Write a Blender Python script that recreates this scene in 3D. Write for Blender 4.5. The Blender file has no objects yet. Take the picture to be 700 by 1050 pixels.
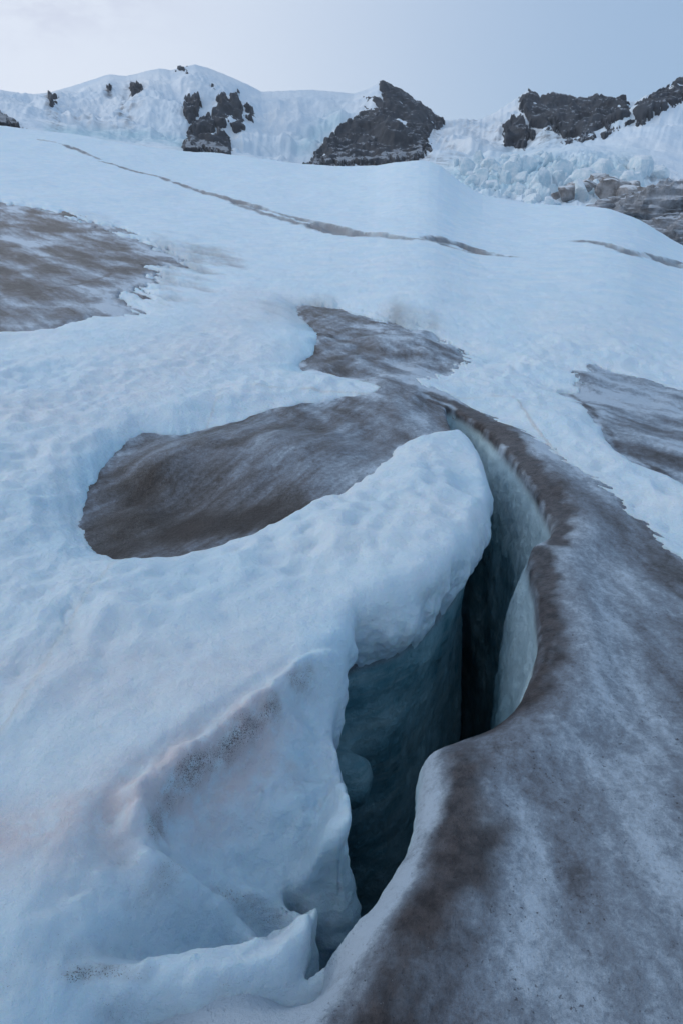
import bpy, math, random
import numpy as np

random.seed(7)
np.random.seed(7)
scene = bpy.context.scene
C = scene.collection

# ------------------------------------------------------------------ camera
FPX, CX, CY = 697.0, 350.0, 525.0          # focal length in photo pixels
HCAM = 2.0
PITCH = math.atan((525.0 - 230.0) / FPX)   # looking down onto the glacier
cam_d = bpy.data.cameras.new('camera')
cam = bpy.data.objects.new('camera', cam_d)
C.objects.link(cam)
cam.location = (0, 0, HCAM)
cam.rotation_euler = (math.pi / 2 - PITCH, 0, 0)
cam_d.sensor_fit = 'VERTICAL'
cam_d.sensor_height = 36
cam_d.lens = 36 * FPX / 1050
cam_d.clip_start = 0.05
cam_d.clip_end = 20000
scene.camera = cam

# ------------------------------------------------------------------ world, sun, exposure
SUN_EL, SUN_AZ = math.radians(24), math.radians(-62)     # azimuth from +Y towards +X
world = bpy.data.worlds.new('World')
scene.world = world
world.use_nodes = True
wt = world.node_tree
wt.nodes.clear()


def nd(t, kind, **kw):
    n = t.nodes.new(kind)
    for k, v in kw.items():
        if k in n.inputs:
            n.inputs[k].default_value = v
        else:
            setattr(n, k, v)
    return n


def mixc(t, fac, a, b, mode='MIX'):
    m = t.nodes.new('ShaderNodeMix')
    m.data_type = 'RGBA'
    m.blend_type = mode
    for v, i in ((fac, 0), (a, 6), (b, 7)):
        if isinstance(v, (int, float)):
            m.inputs[i].default_value = v
        elif isinstance(v, tuple):
            m.inputs[i].default_value = (*v, 1)
        else:
            t.links.new(v, m.inputs[i])
    return m.outputs[2]


def mth(t, op, a, b=None, clamp=False):
    m = t.nodes.new('ShaderNodeMath')
    m.operation = op
    m.use_clamp = clamp
    for v, i in ((a, 0), (b, 1)):
        if v is None:
            continue
        if isinstance(v, (int, float)):
            m.inputs[i].default_value = v
        else:
            t.links.new(v, m.inputs[i])
    return m.outputs[0]


def rng(t, v, a, b, c=0.0, d=1.0, smooth=True):
    m = t.nodes.new('ShaderNodeMapRange')
    m.interpolation_type = 'SMOOTHSTEP' if smooth else 'LINEAR'
    t.links.new(v, m.inputs[0])
    for i, x in enumerate((a, b, c, d)):
        m.inputs[i + 1].default_value = x
    return m.outputs[0]


sky = nd(wt, 'ShaderNodeTexSky', sky_type='NISHITA', sun_disc=False, sun_elevation=SUN_EL,
         sun_rotation=SUN_AZ, altitude=1500.0, air_density=1.0, dust_density=0.6, ozone_density=2.0)
tc = nd(wt, 'ShaderNodeTexCoord')
mp = nd(wt, 'ShaderNodeMapping')
mp.inputs['Scale'].default_value = (1.0, 1.0, 2.2)
mp.inputs['Location'].default_value = (0.4, 1.3, 0.1)
wt.links.new(tc.outputs['Generated'], mp.inputs[0])
nz = nd(wt, 'ShaderNodeTexNoise', Scale=3.0, Detail=6.0, Roughness=0.55)
wt.links.new(mp.outputs[0], nz.inputs['Vector'])
sepw = nd(wt, 'ShaderNodeSeparateXYZ')
wt.links.new(tc.outputs['Generated'], sepw.inputs[0])
leftness = rng(wt, sepw.outputs[0], 0.42, -0.40)
cloud = mth(wt, 'MULTIPLY', rng(wt, nz.outputs[0], 0.34, 0.62), leftness, True)
veil = mixc(wt, 0.70, sky.outputs[0], (5.0, 7.2, 10.2))          # thin high overcast over the blue
bright = mixc(wt, mth(wt, 'MULTIPLY', leftness, 0.75), veil, (11.6, 11.9, 12.7))
nz2 = nd(wt, 'ShaderNodeTexNoise', Scale=5.0, Detail=7.0, Roughness=0.6)
wt.links.new(mp.outputs[0], nz2.inputs['Vector'])
high = rng(wt, sepw.outputs[2], 0.16, 0.26)
greyc = mth(wt, 'MULTIPLY', mth(wt, 'MULTIPLY', rng(wt, nz2.outputs[0], 0.50, 0.62), rng(wt, sepw.outputs[0], -0.10, -0.40)), high, True)
cl = mixc(wt, mth(wt, 'MULTIPLY', greyc, 0.8), bright, (6.6, 7.0, 9.0))
bg = nd(wt, 'ShaderNodeBackground')
bg.inputs['Strength'].default_value = 0.08
wt.links.new(cl, bg.inputs['Color'])
wo = nd(wt, 'ShaderNodeOutputWorld')
wt.links.new(bg.outputs[0], wo.inputs[0])

sun_d = bpy.data.lights.new('sun', 'SUN')
sun = bpy.data.objects.new('sun', sun_d)
C.objects.link(sun)
sun_d.energy = 0.7
sun_d.angle = math.radians(22)
sun_d.color = (1.0, 0.95, 0.92)
from mathutils import Vector
sd_ = Vector((math.sin(SUN_AZ) * math.cos(SUN_EL), math.cos(SUN_AZ) * math.cos(SUN_EL), math.sin(SUN_EL)))
sun.rotation_euler = sd_.to_track_quat('Z', 'Y').to_euler()

vs = scene.view_settings
vs.view_transform = 'Standard'
vs.look = 'None'
vs.gamma = 1
vs.use_curve_mapping = False
vs.exposure = 0.10

# ------------------------------------------------------------------ numeric helpers
_rs = np.random.RandomState(11)
_perm = _rs.permutation(512).astype(np.int32)
_g3 = _rs.normal(size=(512, 3)).astype(np.float32)
_g3 /= np.linalg.norm(_g3, axis=1)[:, None]


def perlin(x, y, z=None):
    """gradient noise, about -1..1, 2D (z None) or 3D"""
    x = np.asarray(x, np.float32)
    y = np.asarray(y, np.float32)
    ix = np.floor(x).astype(np.int32)
    iy = np.floor(y).astype(np.int32)
    fx = x - ix
    fy = y - iy
    ux = fx * fx * fx * (fx * (fx * 6 - 15) + 10)
    uy = fy * fy * fy * (fy * (fy * 6 - 15) + 10)
    if z is None:
        def c(a, b):
            g = _g3[_perm[(_perm[(ix + a) & 511] + iy + b) & 511]]
            return g[..., 0] * (fx - a) + g[..., 1] * (fy - b)
        n0 = c(0, 0) * (1 - ux) + c(1, 0) * ux
        n1 = c(0, 1) * (1 - ux) + c(1, 1) * ux
        return (n0 * (1 - uy) + n1 * uy) * 1.7
    z = np.asarray(z, np.float32)
    iz = np.floor(z).astype(np.int32)
    fz = z - iz
    uz = fz * fz * fz * (fz * (fz * 6 - 15) + 10)

    def c3(a, b, d):
        g = _g3[_perm[(_perm[(_perm[(ix + a) & 511] + iy + b) & 511] + iz + d) & 511]]
        return g[..., 0] * (fx - a) + g[..., 1] * (fy - b) + g[..., 2] * (fz - d)
    r = []
    for d in (0, 1):
        n0 = c3(0, 0, d) * (1 - ux) + c3(1, 0, d) * ux
        n1 = c3(0, 1, d) * (1 - ux) + c3(1, 1, d) * ux
        r.append(n0 * (1 - uy) + n1 * uy)
    return (r[0] * (1 - uz) + r[1] * uz) * 1.6


def fbm(x, y, z=None, o=4, rough=0.5):
    s = 0
    a = 1.0
    f = 1.0
    t = 0
    for i in range(o):
        k = 17.3 * i
        s = s + a * (perlin(x * f + k, y * f - k) if z is None else perlin(x * f + k, y * f - k, z * f + k))
        t += a
        a *= rough
        f *= 2.03
    return s / t


def ridged(x, y, z=None, o=4):
    s = 0
    a = 1.0
    f = 1.0
    t = 0
    for i in range(o):
        k = 31.7 * i
        n = perlin(x * f + k, y * f - k) if z is None else perlin(x * f + k, y * f - k, z * f + k)
        s = s + a * (1 - np.abs(n) * 2)
        t += a
        a *= 0.55
        f *= 2.1
    return s / t


def cups(x, y, s, seed=0):
    """suncups: shallow bowls with rounded crests, 0 in the bowls .. 1 on the crests"""
    X, Y = x / s, y / s
    ix = np.floor(X).astype(np.int32)
    iy = np.floor(Y).astype(np.int32)
    d1 = np.full(X.shape, 9.0, np.float32)
    acc = np.zeros(X.shape, np.float32)
    for a in (-1, 0, 1):
        for b in (-1, 0, 1):
            h = _perm[(_perm[(ix + a + seed) & 511] + iy + b) & 511]
            jx = (_g3[h, 0] * 0.42 + 0.5)
            jy = (_g3[h, 1] * 0.42 + 0.5)
            dx = ix + a + jx - X
            dy = iy + b + jy - Y
            d = dx * dx + dy * dy
            acc += np.exp(-9.0 * d)
    return np.clip(np.sqrt(np.maximum(-np.log(acc + 1e-9) / 9.0, 0)), 0, 1.2)


def sstep(a, b, x):
    t = np.clip((x - a) / (b - a), 0, 1)
    return t * t * (3 - 2 * t)


def smax(a, b, k):
    h = np.clip(0.5 + 0.5 * (a - b) / k, 0, 1)
    return b * (1 - h) + a * h + k * h * (1 - h)


def smin(a, b, k):
    return -smax(-a, -b, k)


def seg_dist(px, py, pts, closed=False, param=False):
    pts = np.asarray(pts, np.float32)
    n = len(pts)
    best = np.full(px.shape, 1e9, np.float32)
    tb = np.zeros(px.shape, np.float32)
    L = 0.0
    for i in range(n if closed else n - 1):
        a = pts[i]
        b = pts[(i + 1) % n]
        d = b - a
        l2 = float(d @ d) + 1e-12
        t = np.clip(((px - a[0]) * d[0] + (py - a[1]) * d[1]) / l2, 0, 1)
        q = (px - a[0] - t * d[0]) ** 2 + (py - a[1] - t * d[1]) ** 2
        m = q < best
        best = np.where(m, q, best)
        if param:
            tb = np.where(m, L + t * math.sqrt(l2), tb)
        L += math.sqrt(l2)
    return (np.sqrt(best), tb) if param else np.sqrt(best)


def poly_sd(px, py, pts):
    """signed distance, positive inside"""
    d = seg_dist(px, py, pts, True)
    ins = np.zeros(px.shape, bool)
    n = len(pts)
    for i in range(n):
        x0, y0 = pts[i]
        x1, y1 = pts[(i + 1) % n]
        if y0 == y1:
            continue
        c = ((y0 > py) != (y1 > py)) & (px < (x1 - x0) * (py - y0) / (y1 - y0) + x0)
        ins ^= c
    return np.where(ins, d, -d)


def chaikin(pts, n=2, closed=False):
    p = np.asarray(pts, float)
    for _ in range(n):
        q = []
        m = len(p)
        if not closed:
            q.append(p[0])
        for i in range(m if closed else m - 1):
            a, b = p[i], p[(i + 1) % m]
            q += [a * .75 + b * .25, a * .25 + b * .75]
        if not closed:
            q.append(p[-1])
        p = np.array(q)
    return p


cp, sp = math.cos(PITCH), math.sin(PITCH)


def ray(px, py):
    r = (np.asarray(px, float) - CX) / FPX
    u = (CY - np.asarray(py, float)) / FPX
    return r, cp + u * sp, -sp + u * cp


def dir_of(px, py):
    a, b, c = ray(px, py)
    return np.arctan2(a, b), c / np.hypot(a, b)     # azimuth, tan(elevation)


def to_pix(x, y, z):
    zz = z - HCAM
    fw = y * cp - zz * sp
    up = y * sp + zz * cp
    return CX + FPX * x / fw, CY - FPX * up / fw


# crest of the near glacier (what stands in front of the mountains), as bearings
crest_px = [(-300, 110), (-100, 121), (0, 130), (70, 138), (130, 147), (190, 156), (250, 162), (300, 168), (350, 172), (385, 171), (405, 166),
            (430, 165), (450, 170), (470, 188), (495, 202), (540, 210), (590, 213), (625, 215), (655, 226),
            (680, 243), (700, 254), (760, 276), (1000, 300)]
_caz, _cte = dir_of(np.array([p[0] for p in crest_px]), np.array([p[1] for p in crest_px]))


def crest(az):
    s = 0
    for o, w in ((-0.012, .25), (0, .5), (0.012, .25)):
        s = s + w * np.interp(az + o, _caz, _cte)
    D = 120 - 50 * sstep(-0.2, 0.55, az)
    return s, D


def ground(x, y):
    """height of the glacier without snow relief"""
    r = np.hypot(x, y) + 1e-6
    az = np.arctan2(x, y)
    te, D = crest(az)
    zc = HCAM + D * te
    p = 1.6
    zi = zc * (np.minimum(r, D) / D) ** p
    over = np.maximum(r - D, 0)
    return zi + np.where(over > 0, zc * p / D * over * np.exp(-over / 20) - 0.004 * np.minimum(over, 60) ** 2, 0)


_TS = np.geomspace(0.5, 190, 1500)


def hit(px, py, dz=0.0, surf=None):
    """where the sight line of a traced point meets the glacier (raised by dz)"""
    dx, dy, dzr = ray(px, py)
    fv = HCAM + _TS * dzr - (surf or ground)(_TS * dx, _TS * dy) - dz
    k = int(np.argmax(fv < 0))
    if fv[k] >= 0:
        k = int(np.searchsorted(_TS, 110))
        return (_TS[k] * dx, _TS[k] * dy)
    t = _TS[k - 1] + (_TS[k] - _TS[k - 1]) * fv[k - 1] / (fv[k - 1] - fv[k])
    return (t * dx, t * dy)


def trace(pts, dz=0.0, smooth=1, closed=False, surf=None):
    w = [hit(p[0], p[1], p[2] if len(p) > 2 else dz, surf) for p in pts]
    return chaikin(w, smooth, closed)


# ------------------------------------------------------------------ traced plan shapes
trough = trace([(308, 984), (270, 1004), (200, 1022), (110, 1040), (20, 1060)])
SLOPE = trace([(366, 668), (322, 690), (285, 716), (240, 742), (170, 785), (110, 840), (60, 905), (10, 980), (0, 1100), (400, 1100),
               (470, 950), (450, 800), (430, 690), (395, 675)], dz=-0.05, closed=True)


def slope_drop(x, y):
    ft = seg_dist(x, y, trough)
    return sstep(0, .80, poly_sd(x, y, SLOPE)) * sstep(-.45, .42, ft), ft


def base(x, y):
    """the snow surface before its small relief"""
    return ground(x, y) + .13 - .55 * slope_drop(x, y)[0]


ICE_MAIN = trace([(308, 308), (345, 313), (400, 326), (440, 343), (478, 364), (470, 377), (436, 387), (424, 395),
                  (455, 405), (500, 425), (560, 460), (620, 500), (655, 533), (705, 575), (900, 700), (1150, 900),
                  (1100, 1250), (500, 1350), (150, 1120), (90, 1045), (200, 1018), (270, 1000), (308, 985),
                  (335, 955, -.2), (368, 890, -.2), (385, 800, -.2), (400, 720, -.2), (450, 690), (505, 600), (524, 540), (520, 490), (492, 452),
                  (470, 445), (430, 449), (405, 458), (388, 485), (352, 512), (300, 530), (250, 549), (200, 568),
                  (130, 583, -.06), (97, 574, -.08), (82, 545, -.08), (88, 508, -.06), (112, 470, -.03), (138, 444), (180, 446), (240, 437),
                  (290, 420), (340, 414), (386, 409), (392, 402), (378, 392), (340, 385), (303, 380), (325, 357),
                  (325, 340), (312, 322)], closed=True)
ICE_LEFT = trace([(-500, 170), (-200, 190), (0, 207), (60, 214), (110, 231), (140, 243), (207, 268), (165, 276),
                  (163, 295), (141, 309), (128, 319), (60, 329), (0, 346), (-300, 420), (-500, 450)], closed=True)
ICE_RIGHT = trace([(580, 400), (596, 380), (602, 374), (650, 388), (710, 406), (900, 460), (900, 620), (760, 540), (700, 498),
                   (655, 480), (630, 462), (605, 430)], closed=True)
ICE_THIN = [(trace(p, smooth=2), w) for p, w in (
    ([(40, 143), (75, 152), (104, 164)], .15),
    ([(104, 166), (160, 181), (235, 205), (300, 224), (350, 237), (410, 247)], .22),
    ([(240, 209), (300, 228), (350, 241)], .15),
    ([(340, 238), (400, 247), (440, 251), (480, 259), (516, 265)], .35),
    ([(440, 248), (468, 251), (492, 261)], .35),
    ([(592, 250), (625, 257), (660, 266), (700, 275)], .35),
    ([(640, 262), (700, 272)], .2))]
RIM_R = trace([(462, 419), (485, 430), (512, 455), (538, 488), (555, 515), (566, 540), (562, 552), (540, 562),
               (547, 600), (552, 640), (553, 668), (541, 700), (515, 727), (480, 747), (442, 757), (430, 768),
               (428, 800), (422, 845), (402, 885), (362, 930), (327, 963), (306, 978)], smooth=1)
RIM_L = np.vstack([
    trace([(306, 978), (314, 966), (325, 944), (328, 938), (300, 928), (288, 913), (296, 905), (326, 893), (332, 886), (352, 874), (362, 856),
           (360, 830), (347, 790), (341, 745), (345, 720), (352, 700)], dz=-.06, surf=base),
    trace([(366, 672, -.15), (385, 664, -.15), (432, 650, -.15), (468, 608, -.12), (486, 577, -.1),
           (500, 538, -.05), (499, 490, 0), (489, 464, .02), (473, 446, .02), (462, 419)])])
VOID = np.vstack([RIM_R, RIM_L[1:-1]])
LOBE_C = hit(440, 560)
STEP2 = trace([(380, 945), (332, 942), (290, 920), (255, 904), (215, 907), (150, 925), (100, 935), (50, 1000),
               (50, 1200), (400, 1200), (480, 1000)], smooth=2, closed=True, surf=base)
LEDGE = trace([(400, 690), (345, 688), (318, 692), (285, 722), (262, 742), (225, 768), (180, 797), (158, 822), (153, 850), (158, 880), (180, 905),
               (260, 935), (400, 960), (470, 800)], smooth=2, closed=True, surf=base)
RIDGES = [  # snow lips on the slope into the crevasse: (stroke, height, half width)
    (trace([(296, 780), (308, 820), (325, 855), (335, 885)], surf=base), .035, .05),
    (trace([(75, 1000), (110, 980), (190, 985), (250, 965)], surf=base), .02, .06)]
HOLLOWS = [(hit(225, 835, 0, base), .20, .07), (hit(240, 790, 0, base), .12, .04)]
BANK = trace([(100, 480), (125, 445), (180, 430), (300, 405), (390, 395)], dz=0)


_BH = [(hit(165, 478), .26, .11), (hit(140, 520), .22, .07), (hit(215, 462), .2, .04), (hit(395, 425), .3, .04)]


def basin_hump(x, y):
    s = 0
    for (hx, hy), rad, h in _BH:
        s = s + h * np.exp(-(np.hypot(x - hx, (y - hy) * .7) / rad) ** 2)
    return s


def fields(x, y):
    """heights of ice and snow and the masks they share, anywhere on the glacier"""
    x = np.asarray(x, np.float32)
    y = np.asarray(y, np.float32)
    r = np.hypot(x, y)
    g = ground(x, y).astype(np.float32)
    sc = np.clip(r / 4.0, 0.25, 12)                       # features grow with distance from here
    jag = fbm(x * 2.6 / sc, y * 1.6 / sc, o=4, rough=.62) * 0.12 * sc
    jag_near = fbm(x * 6, y * 5, o=5, rough=.62) * 0.065
    dm = poly_sd(x, y, ICE_MAIN)
    dl = poly_sd(x, y, ICE_LEFT)
    dr = poly_sd(x, y, ICE_RIGHT)
    ice = np.maximum(dm, np.maximum(dl, dr))
    thin = np.full(x.shape, -99, np.float32)
    for t, tw in ICE_THIN:
        thin = np.maximum(thin, tw - seg_dist(x, y, t))
    rimd = seg_dist(x, y, VOID, True)
    w_near = sstep(0.10, 0.4, rimd)
    basin = sstep(0.0, .5, -x - 0.1) * (dm > -9)
    sdS = -ice + (jag + jag_near) * w_near * 0.7
    # the feathered far ends of the bare-ice windows
    feather = fbm((x * .5 + y * .1) * 3.0 / sc, (y * .8) / sc * 1.2, o=4, rough=.6)
    far = sstep(9, 14, r)
    fz, fw = feathering(x, y)
    sdS = sdS + fz
    sdT = thin + far * (fbm(x * .5 + y * .1, y * .12, o=5, rough=.7) - .06) * 1.1
    # ---------------- ice relief
    und = fbm(x * .9, y * .7, o=3) * 0.06 * sstep(0.05, 0.5, rimd)
    Hi = g + und * np.clip(sc, .5, 3)
    dR, tR = seg_dist(x, y, RIM_R, param=True)
    dL = seg_dist(x, y, RIM_L)
    right_side = (dm > 0) & (dR < dL + .1)
    Hi = Hi + 0.05 * np.exp(-((dR - .22) / .16) ** 2) * (dR < dL + .4) * sstep(0.2, 1.0, tR)
    # basin floor sinks under the snow bank at its left end
    bx, by = hit(150, 515)
    dB = np.hypot((x - bx) * 0.9, (y - by) * 0.8)
    Hi = Hi - 0.13 * np.exp(-(dB / 0.6) ** 2)
    mx, my = hit(290, 465)
    Hi = Hi + 0.12 * np.exp(-(((x - mx) / .7) ** 2 + ((y - my) / .7) ** 2))
    # flow grooves
    fl = ridged(dR * 2.2 + fbm(x, y) * .5, tR * .35, o=3)
    Hi = Hi + 0.010 * fl * sstep(.25, .6, rimd) * np.clip(sc, .6, 4)
    gr = ridged((x * .55 + y * .22) * 2.4 / np.maximum(sc * .6, 1), (y - x * .5) * .25, o=4)
    Hi = Hi + gr * .02 * np.clip(sc - 1, 0, 6)
    # ---------------- snow relief
    suncup = cups(x * .9 + fbm(x * 2, y * 2) * .12, y * .75, 0.17) - .45
    suncup2 = cups(x * .9, y * .7 + fbm(x, y) * .2, 0.52, 7) - .45
    soft = 1 - 0.75 * sstep(-.9, -.2, poly_sd(x, y, SLOPE)) * (x < .6) - .0
    foreg = sstep(1.6, 3.2, r)
    cupamp = np.clip(.75 + 1.1 * fbm(x * .45 + 7, y * .35, o=3), .25, 1.5) * (.35 + .65 * foreg) * (1 - .85 * sstep(6, 15, r))
    Th = 0.15 + 0.05 * fbm(x * .5, y * .5, o=2)
    e = np.maximum(sdS, 0)
    wid = (0.10 + .10 * sstep(-.2, -.9, x)) * np.clip(sc, .6, 3)
    T = Th + 0
    bank = seg_dist(x, y, BANK)
    T = T + .06 * np.exp(-(bank / .4) ** 2) * sstep(0, .3, sdS)
    T = T * (1 - .6 * sstep(20, 40, r)) * np.where(T > 0, 1 - .80 * fw, 1)
    inner = sstep(0.0, 0.16 * np.clip(sc, .8, 4), sdS)
    Hs = g + T
    Hs = Hs + inner * soft * cupamp * (suncup * .085 + suncup2 * .11)
    Hs = Hs + inner * (fbm(x * 1.1, y * .9, o=3) * .05 + fbm(x * 5.5, y * 5.5, o=4, rough=.6) * .020)
    Hs = Hs + sstep(12, 40, r) * (fbm(x * .12, y * .09, o=4) * .35)
    Hs = Hs + sstep(60, 120, r) * (fbm(x * .04, y * .04, o=3) * .5)
    # thin dirty lines are shallow troughs in the snow where ice and grit show
    Hs = Hs - sstep(-.15, .3, sdT) * (.18 + T) * far
    Hi = np.where(r > 12, g - .06 * np.clip(sc, 1, 2) + sstep(-.2, .4, np.maximum(-sdS, sdT)) * .05 + gr * .03, Hi)
    # slope into the crevasse
    sl = poly_sd(x, y, SLOPE)
    dn, ft = slope_drop(x, y)
    s2 = poly_sd(x, y, STEP2)
    Hs = Hs - .08 * sstep(-.02, .10, s2 + fbm(x * 4, y * 4, o=2) * .03) * sstep(0.0, .22, ft) + .0 * np.exp(-((s2 + .03) / .05) ** 2) * sstep(0, .3, sl)
    Hs = Hs - dn * .55 + (.05 * fbm(x * 3, y * 3, o=3) + .022 * fbm(x * 11, y * 11, o=3, rough=.6)) * sstep(0, .2, sl)
    fold = ridged(x * 1.9 + .5 * fbm(x * 2, y * 2) + y * .7, y * 3.2 - x * 1.4, o=4)
    fold2 = ridged(x * 5 - y * 2 + 9, y * 6 + x * 2 + .4 * fbm(x * 3, y * 3), o=3)
    Hs = Hs + ((fold - .35) * .09 + (fold2 - .4) * .022) * sstep(0, .25, sl)
    lg = poly_sd(x, y, LEDGE) + fbm(x * 4.5, y * 4.5, o=4, rough=.6) * .035
    Hs = Hs - .10 * sstep(-.005, .05, lg) * sstep(.60, .15, lg) + .045 * np.exp(-((lg + .03) / .035) ** 2) - .03 * np.exp(-((lg + .14) / .05) ** 2) * sstep(0, .1, sl)
    for st, h, w in RIDGES:
        dd, tt = seg_dist(x, y, st, param=True)
        a = dd + fbm(x * 6, y * 6, o=2) * .02
        Hs = Hs + h * np.exp(-(a / w) ** 2) * sstep(0, .15, sdS) * sstep(-.05, .1, tt)
    for (hx, hy), rad, dep in HOLLOWS:
        Hs = Hs - dep * np.exp(-(np.hypot(x - hx, y - hy) / rad) ** 2)
    # foot trough where the slope meets the ice, lower left
    Hi = Hi - .10 * np.exp(-(ft / .16) ** 2)
    Hi = Hi + basin_hump(x, y)
    lobe = np.exp(-(np.hypot((x - LOBE_C[0]) / .75, (y - LOBE_C[1]) / 1.2)) ** 2)
    Hs = Hs + .07 * lobe
    # the snow thins to nothing where it meets bare ice
    Hs = np.where(sdS > 0, Hi + (Hs - Hi) * (1 - np.exp(-e / wid)), Hi + np.maximum(sdS * 1.5, -.35) - .002)
    Hi = np.where(sdS > 0, np.minimum(Hi - sstep(.02, .3, sdS) * .25, Hs - .04 * sstep(0, .06, sdS)), Hi)
    return dict(r=r, g=g, Hi=Hi, Hs=Hs, sdS=sdS, sdT=sdT, dR=dR, tR=tR, dL=dL, rimd=rimd, slope=dn, feather=feather, sc=sc, sl=sl,
                main=dm, left=dl, right=dr)


def trend(a, b):
    p, q = np.array(hit(*a)), np.array(hit(*b))
    d = (q - p) / np.linalg.norm(q - p)
    return d


TR_L, TR_M, TR_R = trend((40, 214), (205, 268)), trend((310, 310), (476, 364)), trend((600, 378), (700, 405))
print('trends', TR_L, TR_M, TR_R)
FEATH = [(trace([(-300, 185), (0, 207), (60, 214), (110, 231), (140, 243), (207, 268), (165, 276), (163, 295)]), TR_L, 3.2, 1.9, 1.6),
         (trace([(308, 306), (345, 313), (400, 326), (440, 343), (478, 364), (470, 377), (430, 388)]), TR_M, .75, .42, .5),
         (trace([(580, 400), (600, 378), (650, 388), (710, 406), (800, 430)]), TR_R, .75, .42, .5),
         (trace([(500, 425), (560, 460), (620, 500), (655, 533), (705, 575)]), TR_R, .25, .16, .25)]


def feathering(x, y):
    s = np.zeros(x.shape, np.float32)
    ww = np.zeros(x.shape, np.float32)
    for st, d, w, amp, wl in FEATH:
        dd = seg_dist(x, y, st)
        u = (x * d[0] + y * d[1]) / wl
        v = (-x * d[1] + y * d[0]) / wl
        n = fbm(u * .35, v * 1.5, o=5, rough=.68)
        k = np.exp(-(dd / w) ** 2)
        s = s + k * amp * n * 1.6
        ww = np.maximum(ww, np.exp(-(dd / (w * 1.6)) ** 2))
    return s, ww




# ------------------------------------------------------------------ object helpers
def mesh_from(name, verts, faces, mat=None, parent=None, attrs=None, smooth=True):
    me = bpy.data.meshes.new(name)
    verts = np.asarray(verts, np.float32)
    faces = np.asarray(faces, np.int32)
    n, k = faces.shape
    me.vertices.add(len(verts))
    me.vertices.foreach_set('co', verts.ravel())
    me.loops.add(n * k)
    me.loops.foreach_set('vertex_index', faces.ravel())
    me.polygons.add(n)
    me.polygons.foreach_set('loop_start', np.arange(0, n * k, k, dtype=np.int32))
    me.polygons.foreach_set('loop_total', np.full(n, k, np.int32))
    me.polygons.foreach_set('use_smooth', np.full(n, smooth, bool))
    me.update(calc_edges=True)
    for kx, v in (attrs or {}).items():
        a = me.attributes.new(kx, 'FLOAT', 'POINT')
        a.data.foreach_set('value', np.asarray(v, np.float32))
    if mat:
        me.materials.append(mat)
    o = bpy.data.objects.new(name, me)
    C.objects.link(o)
    if parent:
        o.parent = parent
    return o


def compact(verts, faces, attrs):
    used = np.zeros(len(verts), bool)
    used[faces.ravel()] = True
    idx = np.cumsum(used) - 1
    return verts[used], idx[faces], {k: v[used] for k, v in attrs.items()}


def grid_faces(nr, nc):
    i = np.arange(nr - 1)[:, None] * nc + np.arange(nc - 1)[None]
    return np.stack([i, i + 1, i + 1 + nc, i + nc], -1).reshape(-1, 4)


def vnormals(v, f):
    n = np.zeros_like(v)
    a = v[f[:, 2]] - v[f[:, 0]]
    b = v[f[:, 3]] - v[f[:, 1]]
    fn = np.cross(a, b)
    for k in range(4):
        for c in range(3):
            n[:, c] += np.bincount(f[:, k], fn[:, c], len(v))
    return n / (np.linalg.norm(n, axis=1)[:, None] + 1e-12)


def structure(o, label=None, cat=None):
    o['kind'] = 'structure'
    if label:
        o['label'] = label
    if cat:
        o['category'] = cat
    return o


# ------------------------------------------------------------------ materials
def new_mat(name):
    m = bpy.data.materials.new(name)
    m.use_nodes = True
    t = m.node_tree
    t.nodes.clear()
    out = nd(t, 'ShaderNodeOutputMaterial')
    b = nd(t, 'ShaderNodeBsdfPrincipled')
    t.links.new(b.outputs[0], out.inputs[0])
    return m, t, b


def noise(t, vec, scale, detail=4.0, rough=.5, dist=0.0):
    n = nd(t, 'ShaderNodeTexNoise', Scale=scale, Detail=detail, Roughness=rough, Distortion=dist)
    t.links.new(vec, n.inputs['Vector'])
    return n.outputs[0]


def attr(t, name):
    n = nd(t, 'ShaderNodeAttribute', attribute_name=name)
    return n.outputs['Fac']


def bump(t, b, h, dist, strength=1.0):
    n = nd(t, 'ShaderNodeBump', Distance=dist, Strength=strength)
    t.links.new(h, n.inputs['Height'])
    t.links.new(n.outputs[0], b.inputs['Normal'])
    return n


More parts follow.
